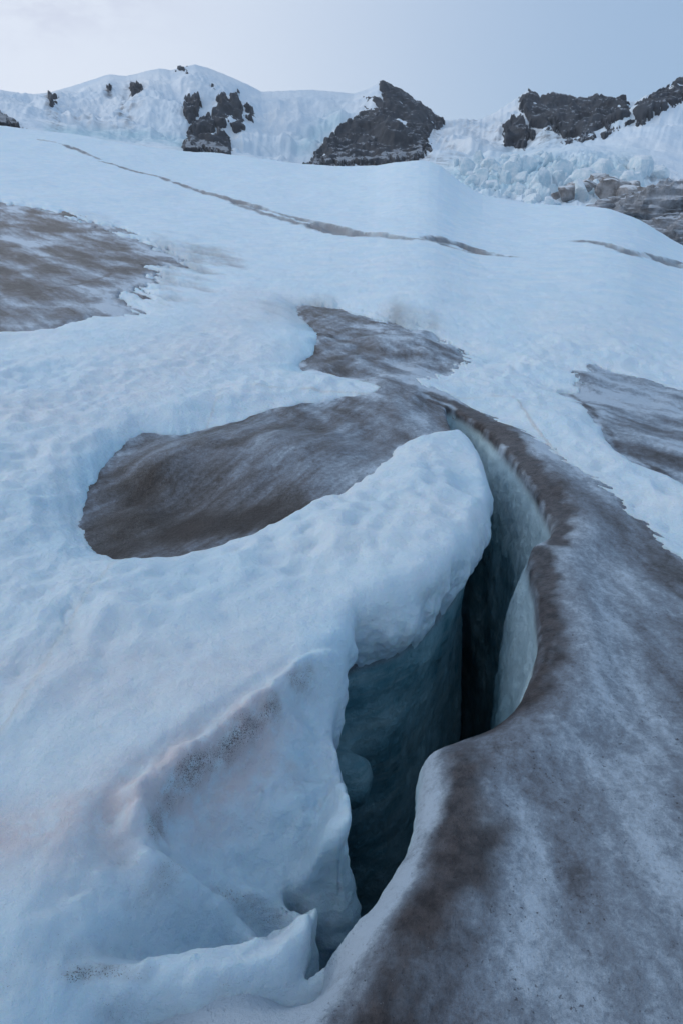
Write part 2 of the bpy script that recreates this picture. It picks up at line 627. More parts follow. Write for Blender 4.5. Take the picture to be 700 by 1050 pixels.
def mat_snow():
    m, t, b = new_mat('snow')
    P = nd(t, 'ShaderNodeTexCoord').outputs['Object']
    dirt = attr(t, 'dirt')
    pink = attr(t, 'pink')
    far = attr(t, 'far')
    blue = attr(t, 'blue')
    n1 = noise(t, P, 1.3, 4, .55)
    n2 = noise(t, P, 9, 5, .6)
    col = mixc(t, rng(t, n1, .3, .7), (.57, .75, .87), (.68, .80, .88))
    col = mixc(t, mth(t, 'MULTIPLY', rng(t, n2, .3, .7), .25), col, (.47, .69, .86))
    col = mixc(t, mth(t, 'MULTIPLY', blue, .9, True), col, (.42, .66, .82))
    col = mixc(t, mth(t, 'MULTIPLY', pink, rng(t, n2, .3, .6, .2, .8)), col, (.62, .55, .58))
    # grit: scattered specks, thicker where the dirt map says so
    sp1 = noise(t, P, 210, 3, .7)
    sp2 = noise(t, P, 85, 4, .8)
    thr = mth(t, 'SUBTRACT', .815, mth(t, 'MULTIPLY', dirt, .27))
    n3s = noise(t, P, 18, 5, .7)
    k1 = rng(t, mth(t, 'SUBTRACT', sp1, thr), 0, .035)
    k2 = rng(t, mth(t, 'SUBTRACT', sp2, mth(t, 'ADD', thr, .02)), 0, .04)
    k = mth(t, 'MULTIPLY', mth(t, 'MAXIMUM', k1, k2), mth(t, 'SUBTRACT', 1, far), True)
    col = mixc(t, mth(t, 'MULTIPLY', k, .85), col, (.06, .045, .04))
    col = mixc(t, mth(t, 'MULTIPLY', mth(t, 'MULTIPLY', rng(t, dirt, .3, 1.2), .6), rng(t, n3s, .3, .65, .25, 1)), col, (.20, .18, .19))
    col = mixc(t, mth(t, 'MULTIPLY', far, rng(t, dirt, .2, 1.0, 0, .85)), col, (.15, .16, .18))
    t.links.new(col, b.inputs['Base Color'])
    b.inputs['Roughness'].default_value = .62
    b.inputs['Specular IOR Level'].default_value = .35
    b.inputs['Subsurface Weight'].default_value = .35
    b.inputs['Subsurface Radius'].default_value = (.25, .6, 1.0)
    b.inputs['Subsurface Scale'].default_value = .05
    h = mth(t, 'ADD', mth(t, 'MULTIPLY', noise(t, P, 28, 5, .6), 1.0), mth(t, 'MULTIPLY', noise(t, P, 220, 4, .75), .34))
    bump(t, b, h, .026, .9)
    return m


def mat_ice():
    m, t, b = new_mat('glacier_ice')
    P = nd(t, 'ShaderNodeTexCoord').outputs['Object']
    tone = attr(t, 'tone')
    brown = attr(t, 'brown')
    wall = attr(t, 'wall')
    pale = attr(t, 'pale')
    n1 = noise(t, P, 5, 6, .62)
    n2 = noise(t, P, 60, 4, .7)
    n3 = noise(t, P, 22, 5, .65, .6)
    f = mth(t, 'ADD', tone, mth(t, 'MULTIPLY', mth(t, 'SUBTRACT', n3, .5), .60))
    f = mth(t, 'ADD', f, mth(t, 'MULTIPLY', mth(t, 'SUBTRACT', n2, .5), .42))
    n4 = noise(t, P, 320, 2, .6)
    f = mth(t, 'ADD', f, mth(t, 'MULTIPLY', mth(t, 'SUBTRACT', n4, .5), .30))
    pit = rng(t, noise(t, P, 75, 2, .5), .66, .72)
    f = mth(t, 'SUBTRACT', f, mth(t, 'MULTIPLY', pit, mth(t, 'MULTIPLY', rng(t, n1, .45, .6), .35)))
    cr = nd(t, 'ShaderNodeValToRGB')
    e = cr.color_ramp.elements
    e[0].position, e[0].color = 0.0, (.028, .026, .027, 1)
    e[1].position, e[1].color = 1.0, (.47, .58, .69, 1)
    for p, c in ((.28, (.070, .073, .080, 1)), (.52, (.145, .168, .205, 1)), (.75, (.25, .315, .39, 1))):
        x = e.new(p)
        x.color = c
    t.links.new(f, cr.inputs[0])
    col = cr.outputs[0]
    bf = mth(t, 'ADD', brown, mth(t, 'MULTIPLY', mth(t, 'SUBTRACT', n1, .5), .9), False)
    bf = mth(t, 'MULTIPLY', rng(t, bf, .20, 1.15), rng(t, brown, 0, .25))
    bn = noise(t, P, 14, 6, .7)
    col = mixc(t, mth(t, 'MULTIPLY', bf, .92), col, mixc(t, rng(t, bn, .35, .65), (.024, .021, .023), (.080, .071, .074)))
    # grit specks
    g1 = noise(t, P, 170, 2, .6)
    col = mixc(t, mth(t, 'MULTIPLY', rng(t, g1, .66, .74), mth(t, 'MULTIPLY', brown, .9)), col, (.015, .012, .012))
    col = mixc(t, mth(t, 'MULTIPLY', rng(t, noise(t, P, 90, 3, .7), .70, .78), .5), col, (.5, .56, .62))
    # clean ice on the crevasse walls
    w1 = noise(t, P, 2.5, 5, .6, .4)
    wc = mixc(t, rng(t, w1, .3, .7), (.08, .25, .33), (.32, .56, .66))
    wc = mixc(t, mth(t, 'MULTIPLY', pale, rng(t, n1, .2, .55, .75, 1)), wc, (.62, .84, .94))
    wm = nd(t, 'ShaderNodeMapping')
    wm.inputs['Scale'].default_value = (.6, .6, 4.5)
    wm.inputs['Rotation'].default_value = (.15, .1, 0)
    t.links.new(P, wm.inputs[0])
    wl = noise(t, wm.outputs[0], 2.2, 7, .7)
    wc = mixc(t, rng(t, wl, .45, .70, 0, .5), wc, (.45, .64, .68))
    wb = noise(t, P, 7, 6, .7)
    wc = mixc(t, rng(t, wb, .62, .78, 0, .04), wc, (.32, .30, .27))
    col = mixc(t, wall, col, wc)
    t.links.new(col, b.inputs['Base Color'])
    t.links.new(mth(t, 'ADD', .22, mth(t, 'MULTIPLY', n1, .35)), b.inputs['Roughness'])
    b.inputs['IOR'].default_value = 1.31
    h = mth(t, 'ADD', noise(t, P, 35, 6, .65), mth(t, 'MULTIPLY', noise(t, P, 200, 4, .7), .40))
    h = mth(t, 'SUBTRACT', h, mth(t, 'MULTIPLY', pit, .25))
    bump(t, b, h, .020, 1.0)
    return m


def mat_rock(name='dark_rock', a=(.007, .011, .018), c=(.020, .028, .040), scale=.05, snow=.5):
    m, t, b = new_mat(name)
    tcn = nd(t, 'ShaderNodeTexCoord')
    P = tcn.outputs['Object']
    n1 = noise(t, P, scale * .6, 8, .7)
    n2 = noise(t, P, scale * 5, 6, .7)
    col = mixc(t, rng(t, n1, .3, .7), a, c)
    sm = nd(t, 'ShaderNodeMapping')
    sm.inputs['Rotation'].default_value = (.3, .65, .2)
    sm.inputs['Scale'].default_value = (.5, .5, 4.0)
    t.links.new(P, sm.inputs[0])
    stn = noise(t, sm.outputs[0], scale * .8, 6, .65)
    col = mixc(t, rng(t, stn, .5, .62, 0, .8), col, (c[0] * 1.6, c[1] * 1.6, c[2] * 1.6))
    col = mixc(t, rng(t, stn, .66, .72, 0, snow), col, (.5, .57, .65))
    col = mixc(t, mth(t, 'MULTIPLY', rng(t, n2, .5, .75), .5), col, (.045, .052, .062))
    geo = nd(t, 'ShaderNodeNewGeometry')
    sep = nd(t, 'ShaderNodeSeparateXYZ')
    t.links.new(geo.outputs['Normal'], sep.inputs[0])
    # snow lies on ledges that are flat enough
    fl = mth(t, 'ADD', sep.outputs[2], mth(t, 'MULTIPLY', mth(t, 'SUBTRACT', n2, .5), .5))
    col = mixc(t, mth(t, 'MULTIPLY', rng(t, fl, .90, .98), snow), col, (.45, .52, .60))
    t.links.new(col, b.inputs['Base Color'])
    b.inputs['Roughness'].default_value = .9
    bump(t, b, n2, 1.0 / scale * .05, .6)
    return m


def mat_far_snow():
    m, t, b = new_mat('mountain_snow')
    P = nd(t, 'ShaderNodeTexCoord').outputs['Object']
    n1 = noise(t, P, .012, 6, .6)
    n2 = noise(t, P, .06, 6, .65)
    col = mixc(t, rng(t, n1, .3, .7), (.58, .71, .83), (.73, .81, .88))
    dirt = attr(t, 'dirt')
    blue = attr(t, 'blue')
    col = mixc(t, mth(t, 'MULTIPLY', blue, rng(t, n2, .3, .6, .3, 1), True), col, (.40, .62, .72))
    col = mixc(t, mth(t, 'MULTIPLY', dirt, rng(t, n2, .42, .62), True), col, (.16, .17, .19))
    t.links.new(col, b.inputs['Base Color'])
    b.inputs['Roughness'].default_value = .7
    bump(t, b, n2, 4.0, .7)
    return m


def mat_serac(name, a, c):
    m, t, b = new_mat(name)
    P = nd(t, 'ShaderNodeTexCoord').outputs['Object']
    n1 = noise(t, P, .35, 5, .65)
    n2 = noise(t, P, 1.2, 5, .65)
    geo = nd(t, 'ShaderNodeNewGeometry')
    sep = nd(t, 'ShaderNodeSeparateXYZ')
    t.links.new(geo.outputs['Normal'], sep.inputs[0])
    col = mixc(t, rng(t, n1, .35, .65), a, c)
    col = mixc(t, rng(t, sep.outputs[2], .6, .9, 0, .8), col, (.70, .77, .84))
    t.links.new(col, b.inputs['Base Color'])
    b.inputs['Roughness'].default_value = .55
    bump(t, b, n2, .6, .7)
    return m


M_SNOW, M_ICE, M_ROCK, M_FSNOW = mat_snow(), mat_ice(), mat_rock(), mat_far_snow()
M_SERAC = mat_serac('serac_ice', (.46, .62, .71), (.66, .75, .81))
M_DIRTY = mat_serac('dirty_ice', (.13, .125, .125), (.30, .30, .31))


# ------------------------------------------------------------------ surface colour maps (grit, dust, fissure lines and tints on the ice and snow)
TR_I, TR_B = trend((500, 440), (640, 560)), trend((385, 430), (190, 545))
STROKES_BROWN = [
    (trace([(0, 303), (60, 293), (95, 286), (128, 272), (150, 268)]), .10, 1.7),
    (trace([(0, 262), (60, 268), (110, 262)]), .07, 1.2),
    (trace([(582, 399), (612, 432), (640, 462), (700, 496)]), .06, 1.8),
    (trace([(309, 314), (326, 342), (316, 372)]), .06, 1.6),
    (trace([(560, 572), (556, 600), (560, 640), (562, 670), (548, 705)]), .035, 1.6),
    (trace([(385, 330), (384, 360), (395, 400)]), .04, .6),
    # dust bands on the ice: (stroke, half width m, weight)
    (trace([(440, 408), (470, 416), (502, 436), (533, 466), (560, 500), (576, 535), (572, 560)]), .10, 1.5),
    (trace([(440, 412), (480, 424), (510, 446), (545, 485), (570, 530)]), .05, 1.7),
    (trace([(548, 565), (562, 610), (568, 650), (560, 690), (530, 727), (490, 750)]), .10, 1.15),
    (trace([(455, 775), (470, 830), (460, 890), (430, 950), (400, 1010), (370, 1080)]), .17, 1.35),
    (trace([(500, 750), (480, 800), (490, 880)]), .10, .5),
    (trace([(120, 560), (160, 540), (250, 530), (320, 515), (370, 495)]), .16, .8),
    (trace([(130, 450), (170, 452), (240, 445), (300, 428), (380, 418)]), .09, .8),
    (trace([(310, 316), (325, 345), (318, 372), (350, 385), (395, 400)]), .18, .9),
    (trace([(584, 400), (610, 430), (645, 462), (700, 492)]), .20, .8),
    (trace([(100, 500), (115, 545), (135, 565)]), .12, .5),
    (trace([(600, 470), (690, 550)]), .12, .3),
    (trace([(35, 300), (90, 290), (140, 270), (160, 285)]), .4, .35),
]
STROKES_LIGHT = [
    (trace([(436, 768), (432, 810), (424, 850), (404, 898), (368, 945), (330, 985), (270, 1015), (200, 1032), (110, 1048), (20, 1065)]), .085, .55),
    (trace([(300, 1005), (200, 1045), (100, 1060)]), .16, .5),
    (trace([(260, 470), (330, 460), (390, 445)]), .28, .16),
    (trace([(620, 640), (600, 720), (620, 850)]), .25, .14),
]
STROKES_DARK = [
    (trace([(110, 560), (130, 520), (200, 540), (300, 520)]), .28, .50),
    (trace([(400, 405), (450, 430), (500, 440)]), .30, .15),
    (trace([(145, 490), (120, 540)]), .22, .30),
    (trace([(430, 420), (520, 450), (600, 520), (680, 590)]), .25, .12),
    (trace([(560, 560), (600, 650), (580, 800)]), .25, .10),
    (trace([(0, 290), (80, 285), (150, 270)]), .9, .20),
]
snow_s = lambda x, y: fields(x, y)['Hs']
STROKES_DIRT = [  # grit lines on the snow
    (trace([(286, 722), (255, 745), (210, 775), (165, 810), (155, 850)], surf=snow_s), .028, 1.0),
    (trace([(285, 722), (240, 745), (190, 770), (100, 830), (50, 855)], surf=snow_s), .06, .5),
    (trace([(318, 690), (300, 697)], surf=snow_s), .03, .9),
    (trace([(0, 1000), (40, 960), (80, 985), (140, 985), (200, 980)], surf=snow_s), .10, .60),
    (trace([(70, 1000), (110, 990), (150, 1000)], surf=snow_s), .03, 1.0),
    (trace([(130, 930), (215, 907), (300, 930)], surf=snow_s), .03, .75),
    (trace([(300, 790), (320, 860)], surf=snow_s), .05, .5),
    (trace([(270, 1004), (200, 1022), (110, 1040)], surf=snow_s), .06, .7),
    (trace([(140, 580), (230, 560), (330, 530)], surf=snow_s), .05, .45),
    (trace([(105, 470), (125, 440), (145, 432)], surf=snow_s), .03, .55),
]
STROKES_PINK = [
    (trace([(0, 860), (80, 840), (180, 790), (270, 735)], surf=snow_s), .16, .9),
    (trace([(0, 690), (100, 690), (200, 680), (290, 700)], surf=snow_s), .25, .35),
    (trace([(0, 420), (150, 400), (260, 300)], surf=snow_s), .8, .3),
]
STROKES_BLUE = [
    (trace([(95, 520), (98, 480), (118, 455)], surf=snow_s), .16, 1.0),
    (trace([(303, 378), (325, 352), (318, 335)], surf=snow_s), .22, .9),
    (trace([(180, 450), (60, 500), (70, 560)], surf=snow_s), .3, .35),
    (trace([(350, 640), (330, 700), (310, 780), (330, 860)], surf=snow_s), .14, .5),
    (trace([(200, 850), (280, 820)], surf=snow_s), .2, .4),
]


def strokes(x, y, lst, wob=0.0):
    s = np.zeros(x.shape, np.float32)
    for st, w, k in lst:
        d = seg_dist(x, y, st)
        d = d + wob * w * fbm(x * 2.2 / max(w * 6, .5), y * 2.2 / max(w * 6, .5), o=3)
        s = np.maximum(s, k * np.exp(-(d / w) ** 2))
    return s


def ice_attrs(F, x, y, z):
    near = 1 - sstep(8, 14, F['r'])
    brown = strokes(x, y, STROKES_BROWN, 1.2)
    # a grit line hugs the whole right rim, and every snow edge on the ice
    rimb = np.exp(-((F['dR'] - .03) / .05) ** 2) * sstep(.6, .3, F['tR'] * .25)
    edge = np.exp(-(np.maximum(-F['sdS'], 0) / (.10 * F['sc'])) ** 2)
    brown = brown * (.95 + .55 * fbm(x * 5, y * 5, o=4, rough=.65) + .5 * fbm(x * 1.5 + 4, y * 1.5, o=2))
    brown = brown * (1 - .45 * sstep(.35, .7, F['dR']) * sstep(3.0, 4.2, F['r']))
    brown = np.maximum(brown, .28 * edge * sstep(.35, .8, F['dR']) * (fbm(x * 1.3, y * 1.3) * .8 + .6))
    # flow streaks follow the crevasse on the right, the axis of the bare-ice windows elsewhere
    st1 = fbm(F['dR'] * 6.0, F['tR'] * .8, o=4, rough=.6)
    wx = x + .25 * fbm(x * .7, y * .7)
    st2 = fbm((wx * .75 + y * .45) * 5.5 / np.maximum(F['sc'] * .7, 1), (y * .8 - wx * .5) * .8 / np.maximum(F['sc'] * .7, 1), o=5, rough=.62)
    wr = sstep(0.1, .7, x)
    def along(d, wl, k=.3):
        return fbm((x * d[0] + y * d[1]) / wl * k + .3 * fbm(x / wl * .6, y / wl * .6), (-x * d[1] + y * d[0]) / wl, o=6, rough=.72)
    lf = sstep(-2, 1, F['left'])
    rt = sstep(-.5, .2, F['right'])
    st = (fbm(F['dR'] * 2.6, F['tR'] * .9 + .3 * fbm(x * 2, y * 2), o=4, rough=.6) * .35 + along(TR_I, .55, .35) * .75) * wr + along(TR_B, .30, .22) * (1 - wr) * .8
    st = st * (1 - lf) * (1 - rt) + along(TR_L, 1.3, .25) * 1.8 * lf + along(TR_R, .5, .25) * 1.2 * rt
    dark_basin = sstep(.1, -.6, x) * (1 - lf)
    st = st + along(TR_M, .35, .25) * .9 * (1 - lf) * (1 - rt) * sstep(5.5, 8, F['r'])
    big = fbm(x * .55 + 3, y * .55, o=3)
    tone = .585 + st * 1.0 + big * .34 + .17 * sstep(.2, 1.0, x) - .12 * (dark_basin)
    tone = tone + .10 * sstep(.3, 1.6, x) * sstep(3.4, 2.0, y)
    tone = tone - strokes(x, y, STROKES_DARK, .8)
    tone = tone - sstep(8, 14, F['r']) * .06
    li = strokes(x, y, STROKES_LIGHT, .7)
    tone = tone + li
    brown = brown * (1 - np.clip(li * 1.7, 0, 1))
    sl_ = np.exp(-np.maximum(-F['sdS'], 0) / (.07 * F['sc'])) * np.clip(fbm(x * 5 / F['sc'] ** .5, y * 4 / F['sc'] ** .5, o=5, rough=.65) * 2.2 + .25, 0, 1)
    sl_ = sl_ * sstep(.15, .4, F['rimd'])
    tone = tone + .55 * sl_
    brown = brown * (1 - .8 * sl_)
    return np.clip(brown, 0, 1.4), np.clip(tone, 0, 1.1)


def snow_attrs(F, x, y):
    near = 1 - sstep(5, 9, F['r'])
    edge = np.exp(-(np.maximum(F['sdS'], 0) / (.045 * F['sc'])) ** 2) * .5
    dirt = np.maximum(strokes(x, y, STROKES_DIRT, 1.0), edge * sstep(.15, .4, F['rimd']))
    dirt = dirt * (.75 + .6 * fbm(x * 3, y * 3)) + .42 * near * np.clip(fbm(x * 1.4 + 9, y * 1.4, o=3) + .30 - .25 * sstep(2.2, 4, y), 0, 1)
    tr = np.exp(-(np.minimum(F['sdT'], 0) / .45) ** 2) * sstep(9, 14, F['r']) * 1.1
    dirt = np.maximum(dirt, tr * (fbm(x * .5, y * .2) * .6 + .8))
    fth = sstep(9, 14, F['r']) * np.exp(-(np.maximum(F['sdS'], 0) / (.35 * F['sc'])) ** 2) * .75
    dirt = np.maximum(dirt, fth * (F['feather'] * 1.5 + .6))
    pink = strokes(x, y, STROKES_PINK, .6) + .16 * np.clip(fbm(x * .35, y * .25, o=3), 0, 1)
    blue = strokes(x, y, STROKES_BLUE, .8) + .35 * np.clip(fbm(x * .8 + 20, y * .6, o=4) + .05, 0, 1) * near
    return np.clip(dirt, 0, 1.3), np.clip(pink, 0, 1), np.clip(blue, 0, 1)


# ------------------------------------------------------------------ near box around the crevasse, meshed from a solid
BX0, BX1, BY0, BY1, BZ0, BZ1 = -1.35, 2.0, 0.75, 7.8, -4.2, 0.62
STEP = 0.017


def wall_terms(F, z):
    """outward shift of the void with depth (positive widens it) for points at height z"""
    dR, dL = F['dR'][..., None], F['dL'][..., None]
    wr = dL / (dL + dR + 1e-4)
    wr = wr * wr * (3 - 2 * wr)
    dep = np.maximum(F['g'][..., None] - z, 0)
    return wr, dep


def net(F, fun, keepz):
    xs, ys, zs = F['xs'], F['ys'], F['zs']
    nx, ny, nzz = len(xs), len(ys), len(zs)
    B = 16
    keys, pts, quads = [], [], []
    for i0 in range(1, nx - 2, B):
        for j0 in range(1, ny - 2, B):
            i1, j1 = min(i0 + B, nx - 2), min(j0 + B, ny - 2)
            sl = (slice(i0 - 1, i1 + 1), slice(j0 - 1, j1 + 1))
            sub = {k: v[sl] for k, v in F.items() if isinstance(v, np.ndarray) and v.ndim == 2}
            # coarse test down the column
            cz = zs[::8]
            fc = fun({k: v[::4, ::4] for k, v in sub.items()}, xs[i0 - 1:i1 + 1:4], ys[j0 - 1:j1 + 1:4], cz)
            for k0 in range(1, nzz - 2, B):
                k1 = min(k0 + B, nzz - 2)
                zz = zs[k0 - 1:k1 + 1]
                m = (cz > zz[0] - .16) & (cz < zz[-1] + .16)
                if not m.any():
                    continue
                q = fc[..., m]
                if q.min() > .12 or q.max() < -.12:
                    continue
                f = fun(sub, xs[i0 - 1:i1 + 1], ys[j0 - 1:j1 + 1], zz)
                s = f < 0
                if s.all() or not s.any():
                    continue
                c = [(a, b, d) for a in (0, 1) for b in (0, 1) for d in (0, 1)]
                A, Bb, D = f.shape
                cnt = sum(s[a:A - 1 + a, b:Bb - 1 + b, d:D - 1 + d].astype(np.int8) for a, b, d in c)
                act = (cnt > 0) & (cnt < 8)
                ci, cj, ck = np.nonzero(act)
                if len(ci) == 0:
                    continue
                P = np.zeros((len(ci), 3), np.float64)
                N = np.zeros(len(ci))
                for a, b, d in c:
                    for ax in range(3):
                        e = [a, b, d]
                        if e[ax] == 1:
                            continue
                        e2 = list(e)
                        e2[ax] = 1
                        v0 = f[ci + e[0], cj + e[1], ck + e[2]]
                        v1 = f[ci + e2[0], cj + e2[1], ck + e2[2]]
                        x_ = (v0 < 0) != (v1 < 0)
                        t = np.where(x_, v0 / np.where(x_, v0 - v1, 1), 0)
                        p = np.array(e, float)[None] + np.zeros((len(ci), 3))
                        p[:, ax] += t
                        P += p * x_[:, None]
                        N += x_
                P /= N[:, None]
                gi, gj, gk = ci + i0 - 1, cj + j0 - 1, ck + k0 - 1
                key = (gi.astype(np.int64) * ny + gj) * nzz + gk
                keys.append(key)
                pts.append(np.stack([xs[0] + (gi + P[:, 0]) * STEP, ys[0] + (gj + P[:, 1]) * STEP,
                                     zs[0] + (gk + P[:, 2]) * STEP], 1))
                K = lambda i, j, k: (np.asarray(i, np.int64) * ny + j) * nzz + k
                for ax in range(3):
                    o = [0, 0, 0]
                    o[ax] = 1
                    a = s[1:-1, 1:-1, 1:-1]
                    bq = s[1 + o[0]:A - 1 + o[0], 1 + o[1]:Bb - 1 + o[1], 1 + o[2]:D - 1 + o[2]]
                    ei, ej, ek = np.nonzero(a != bq)
                    if len(ei) == 0:
                        continue
                    flip = a[ei, ej, ek]
                    I, J, Kk = ei + i0, ej + j0, ek + k0
                    if ax == 0:
                        q4 = [K(I, J - 1, Kk - 1), K(I, J, Kk - 1), K(I, J, Kk), K(I, J - 1, Kk)]
                    elif ax == 1:
                        q4 = [K(I - 1, J, Kk - 1), K(I - 1, J, Kk), K(I, J, Kk), K(I, J, Kk - 1)]
                    else:
                        q4 = [K(I - 1, J - 1, Kk), K(I, J - 1, Kk), K(I, J, Kk), K(I - 1, J, Kk)]
                    q4 = np.stack(q4, 1)
                    q4 = np.where(flip[:, None], q4, q4[:, ::-1])
                    quads.append(q4)
    keys = np.concatenate(keys)
    pts = np.concatenate(pts)
    quads = np.concatenate(quads)
    uk, ui = np.unique(keys, return_index=True)
    v = pts[ui]
    fi = np.searchsorted(uk, quads)
    fi = np.clip(fi, 0, len(uk) - 1)
    ok = (uk[fi] == quads).all(1)
    return v.astype(np.float32), fi[ok]


def box_fields():
    xs = np.arange(BX0, BX1, STEP)
    ys = np.arange(BY0, BY1, STEP)
    zs = np.arange(BZ0, BZ1, STEP)
    X, Y = np.meshgrid(xs, ys, indexing='ij')
    F = fields(X, Y)
    F['sdV'] = poly_sd(X.astype(np.float32), Y.astype(np.float32), VOID) + fbm(X * 5, Y * 5, o=3) * .02
    # the far slot, where the lobe of snow leans over
    ly = Y.astype(np.float32)
    F['lobe_w'] = sstep(2.35, 2.9, ly)
    F['X'], F['Y'] = X.astype(np.float32), ly
    F['xs'], F['ys'], F['zs'] = xs, ys, zs
    return F


KNOBS = []


def knob(px, py, z, r):
    dx, dy, dz = ray(px, py)
    t = (z - HCAM) / dz
    KNOBS.append((t * dx, t * dy, z, r))


knob(356, 800, -1.0, .12)


def ice_fun(s, xs, ys, zs):
    z = zs[None, None, :].astype(np.float32)
    wr, dep = wall_terms(s, z)
    lw = s['lobe_w'][..., None]
    right = sstep(0, 1.0, dep) * .20 * (.35 + .65 * lw) + .10 * np.maximum(dep - 1.2, 0)
    left = -(.10 + .10 * sstep(.2, .9, dep)) * lw - (.12) * (1 - lw) + .07 * np.maximum(dep - 1.2, 0)
    sh = wr * right + (1 - wr) * left
    void = s['sdV'][..., None] - sh                       # >0 in the void
    top = z - s['Hi'][..., None]
    k = .05 + .10 * (1 - lw)
    f = smax(top, void, k)
    f = smin(f, z + 3.9 + 0 * f, .3)  # unseen floor added so no light leaks into the crevasse from below
    X, Y = s['X'][..., None], s['Y'][..., None]
    for kx, ky, kz, kr in KNOBS:
        f = smin(f, np.sqrt((X - kx) ** 2 + (Y - ky) ** 2 + ((z - kz) / 1.3) ** 2) - kr, .12)
    return f


def snow_fun(s, xs, ys, zs):
    z = zs[None, None, :].astype(np.float32)
    wr, dep = wall_terms(s, z)
    lw = s['lobe_w'][..., None]
    d2 = np.maximum(s['Hs'][..., None] - z, 0)
    over = lw * (.16 * sstep(.22, .75, d2)) - (1 - lw) * .0
    under = (1 - lw) * .10 * np.maximum(d2 - .35, 0) * 0
    void = s['sdV'][..., None] + over + under
    top = z - s['Hs'][..., None]
    f = smax(top, void, .05 + .08 * lw)
    bot = s['g'][..., None] - (.52 * lw + 1.25 * (1 - lw)) - .15 * fbm(s['X'] * 2, s['Y'] * 2, o=2)[..., None]
    f = smax(f, bot - z, .10)
    f = np.maximum(f, -s['sdS'][..., None] - .08)
    return f


BF = box_fields()


def finish_box(v, f, amp, freq, top_attr, dep0=.06):
    F = fields(v[:, 0], v[:, 1])
    Ht = F[top_attr]
    n = vnormals(v, f)
    d = Ht - v[:, 2]
    w = np.maximum(sstep(.02, .25, d), 0)
    dis = (fbm(v[:, 0] * freq, v[:, 1] * freq, v[:, 2] * freq * .6, o=4, rough=.55) * amp
           + fbm(v[:, 0] * freq * .3, v[:, 1] * freq * .3, v[:, 2] * freq * .25, o=2) * amp * 1.4)
    flut = fbm(v[:, 0] * 5 + .4 * v[:, 2], v[:, 1] * 5, v[:, 2] * .9, o=3) * amp * .6
    fine = fbm(v[:, 0] * 11, v[:, 1] * 11, v[:, 2] * 9, o=4, rough=.65) * amp * .38
    v = v + n * ((dis + flut + fine) * w)[:, None]
    return v, F, n, d


vi, fi = net(BF, ice_fun, None)
vi, Fi, ni, di = finish_box(vi, fi, .042, 3.0, 'Hi')
vsn, fsn = net(BF, snow_fun, None)
vsn, Fs, ns, ds = finish_box(vsn, fsn, .065, 4.5, 'Hs')
print('box meshes', len(vi), len(vsn))


def polar(name, Hname, rmin, rmax, keep, drop, mat, attrs_fn, nc=760, k=.0021):
    az = np.linspace(-.80, .80, nc)
    # rows spaced so that neighbouring rows subtend a similar angle seen from standing height
    rr = [rmin]
    while rr[-1] < rmax:
        r0 = rr[-1]
        rr.append(r0 + max(r0 * (r0 ** .55) * k, .006) if r0 < 40 else r0 + r0 * .012)
    rr = np.array(rr)
    R, A = np.meshgrid(rr, az, indexing='ij')
    x, y = (R * np.sin(A)).ravel(), (R * np.cos(A)).ravel()
    F = fields(x, y)
    z = F[Hname] - drop
    v = np.stack([x, y, z], 1).astype(np.float32)
    f = grid_faces(len(rr), nc)[:, ::-1]
    cx, cy = x[f].mean(1), y[f].mean(1)
    out = ~((cx > BX0 + .022) & (cx < BX1 - .05) & (cy > BY0 + .025) & (cy < BY1 - .07))
    kp = keep(F)[f].any(1)
    f = f[out & kp]
    return v, f, F


def combine(parts):
    V, Fc, A, off = [], [], {}, 0
    for v, f, a in parts:
        v, f, a = compact(v, f, a)
        V.append(v)
        Fc.append(f + off)
        off += len(v)
        for k_, val in a.items():
            A.setdefault(k_, []).append(val)
    return np.vstack(V), np.vstack(Fc), {k_: np.concatenate(x) for k_, x in A.items()}


def ice_pack(v, F, n, d, box):
    br, tn = ice_attrs(F, v[:, 0], v[:, 1], v[:, 2])
    if box:
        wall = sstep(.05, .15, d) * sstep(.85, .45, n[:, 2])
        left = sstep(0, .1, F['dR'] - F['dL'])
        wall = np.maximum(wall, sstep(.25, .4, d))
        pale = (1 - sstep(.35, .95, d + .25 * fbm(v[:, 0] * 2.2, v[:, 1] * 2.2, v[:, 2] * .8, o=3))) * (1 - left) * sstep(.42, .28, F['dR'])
    else:
        wall = np.zeros(len(v))
        pale = np.zeros(len(v))
    return dict(tone=tn, brown=br * (1 - .0 * wall), wall=wall, pale=pale)


def snow_pack(v, F, d=None):
    dt, pk, bl = snow_attrs(F, v[:, 0], v[:, 1])
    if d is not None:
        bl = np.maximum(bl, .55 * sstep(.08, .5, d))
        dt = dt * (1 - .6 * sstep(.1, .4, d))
    return dict(dirt=dt, pink=pk, blue=bl, far=sstep(5, 11, F['r']))


vp, fp, Fp = polar('ice', 'Hi', .35, 100, lambda F: (F['sdS'] < .35 * F['sc']) | (F['sdT'] > -1.5), .002, M_ICE, None)
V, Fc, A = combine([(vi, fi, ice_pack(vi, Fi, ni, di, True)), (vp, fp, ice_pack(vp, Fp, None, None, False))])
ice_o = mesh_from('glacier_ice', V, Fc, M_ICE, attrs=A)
structure(ice_o, 'bare dirty grey glacier ice with brown grit bands, split by the deep open crevasse', 'glacier ice')

vp, fp, Fp = polar('snow', 'Hs', .35, 175, lambda F: F['sdS'] > -.3 * F['sc'], .002, M_SNOW, None)
V, Fc, A = combine([(vsn, fsn, snow_pack(vsn, Fs, ds)), (vp, fp, snow_pack(vp, Fp))])
snow_o = mesh_from('snow_field', V, Fc, M_SNOW, attrs=A)
structure(snow_o, 'white sun-cupped snow covering the glacier, its lobe overhanging the crevasse', 'snow')

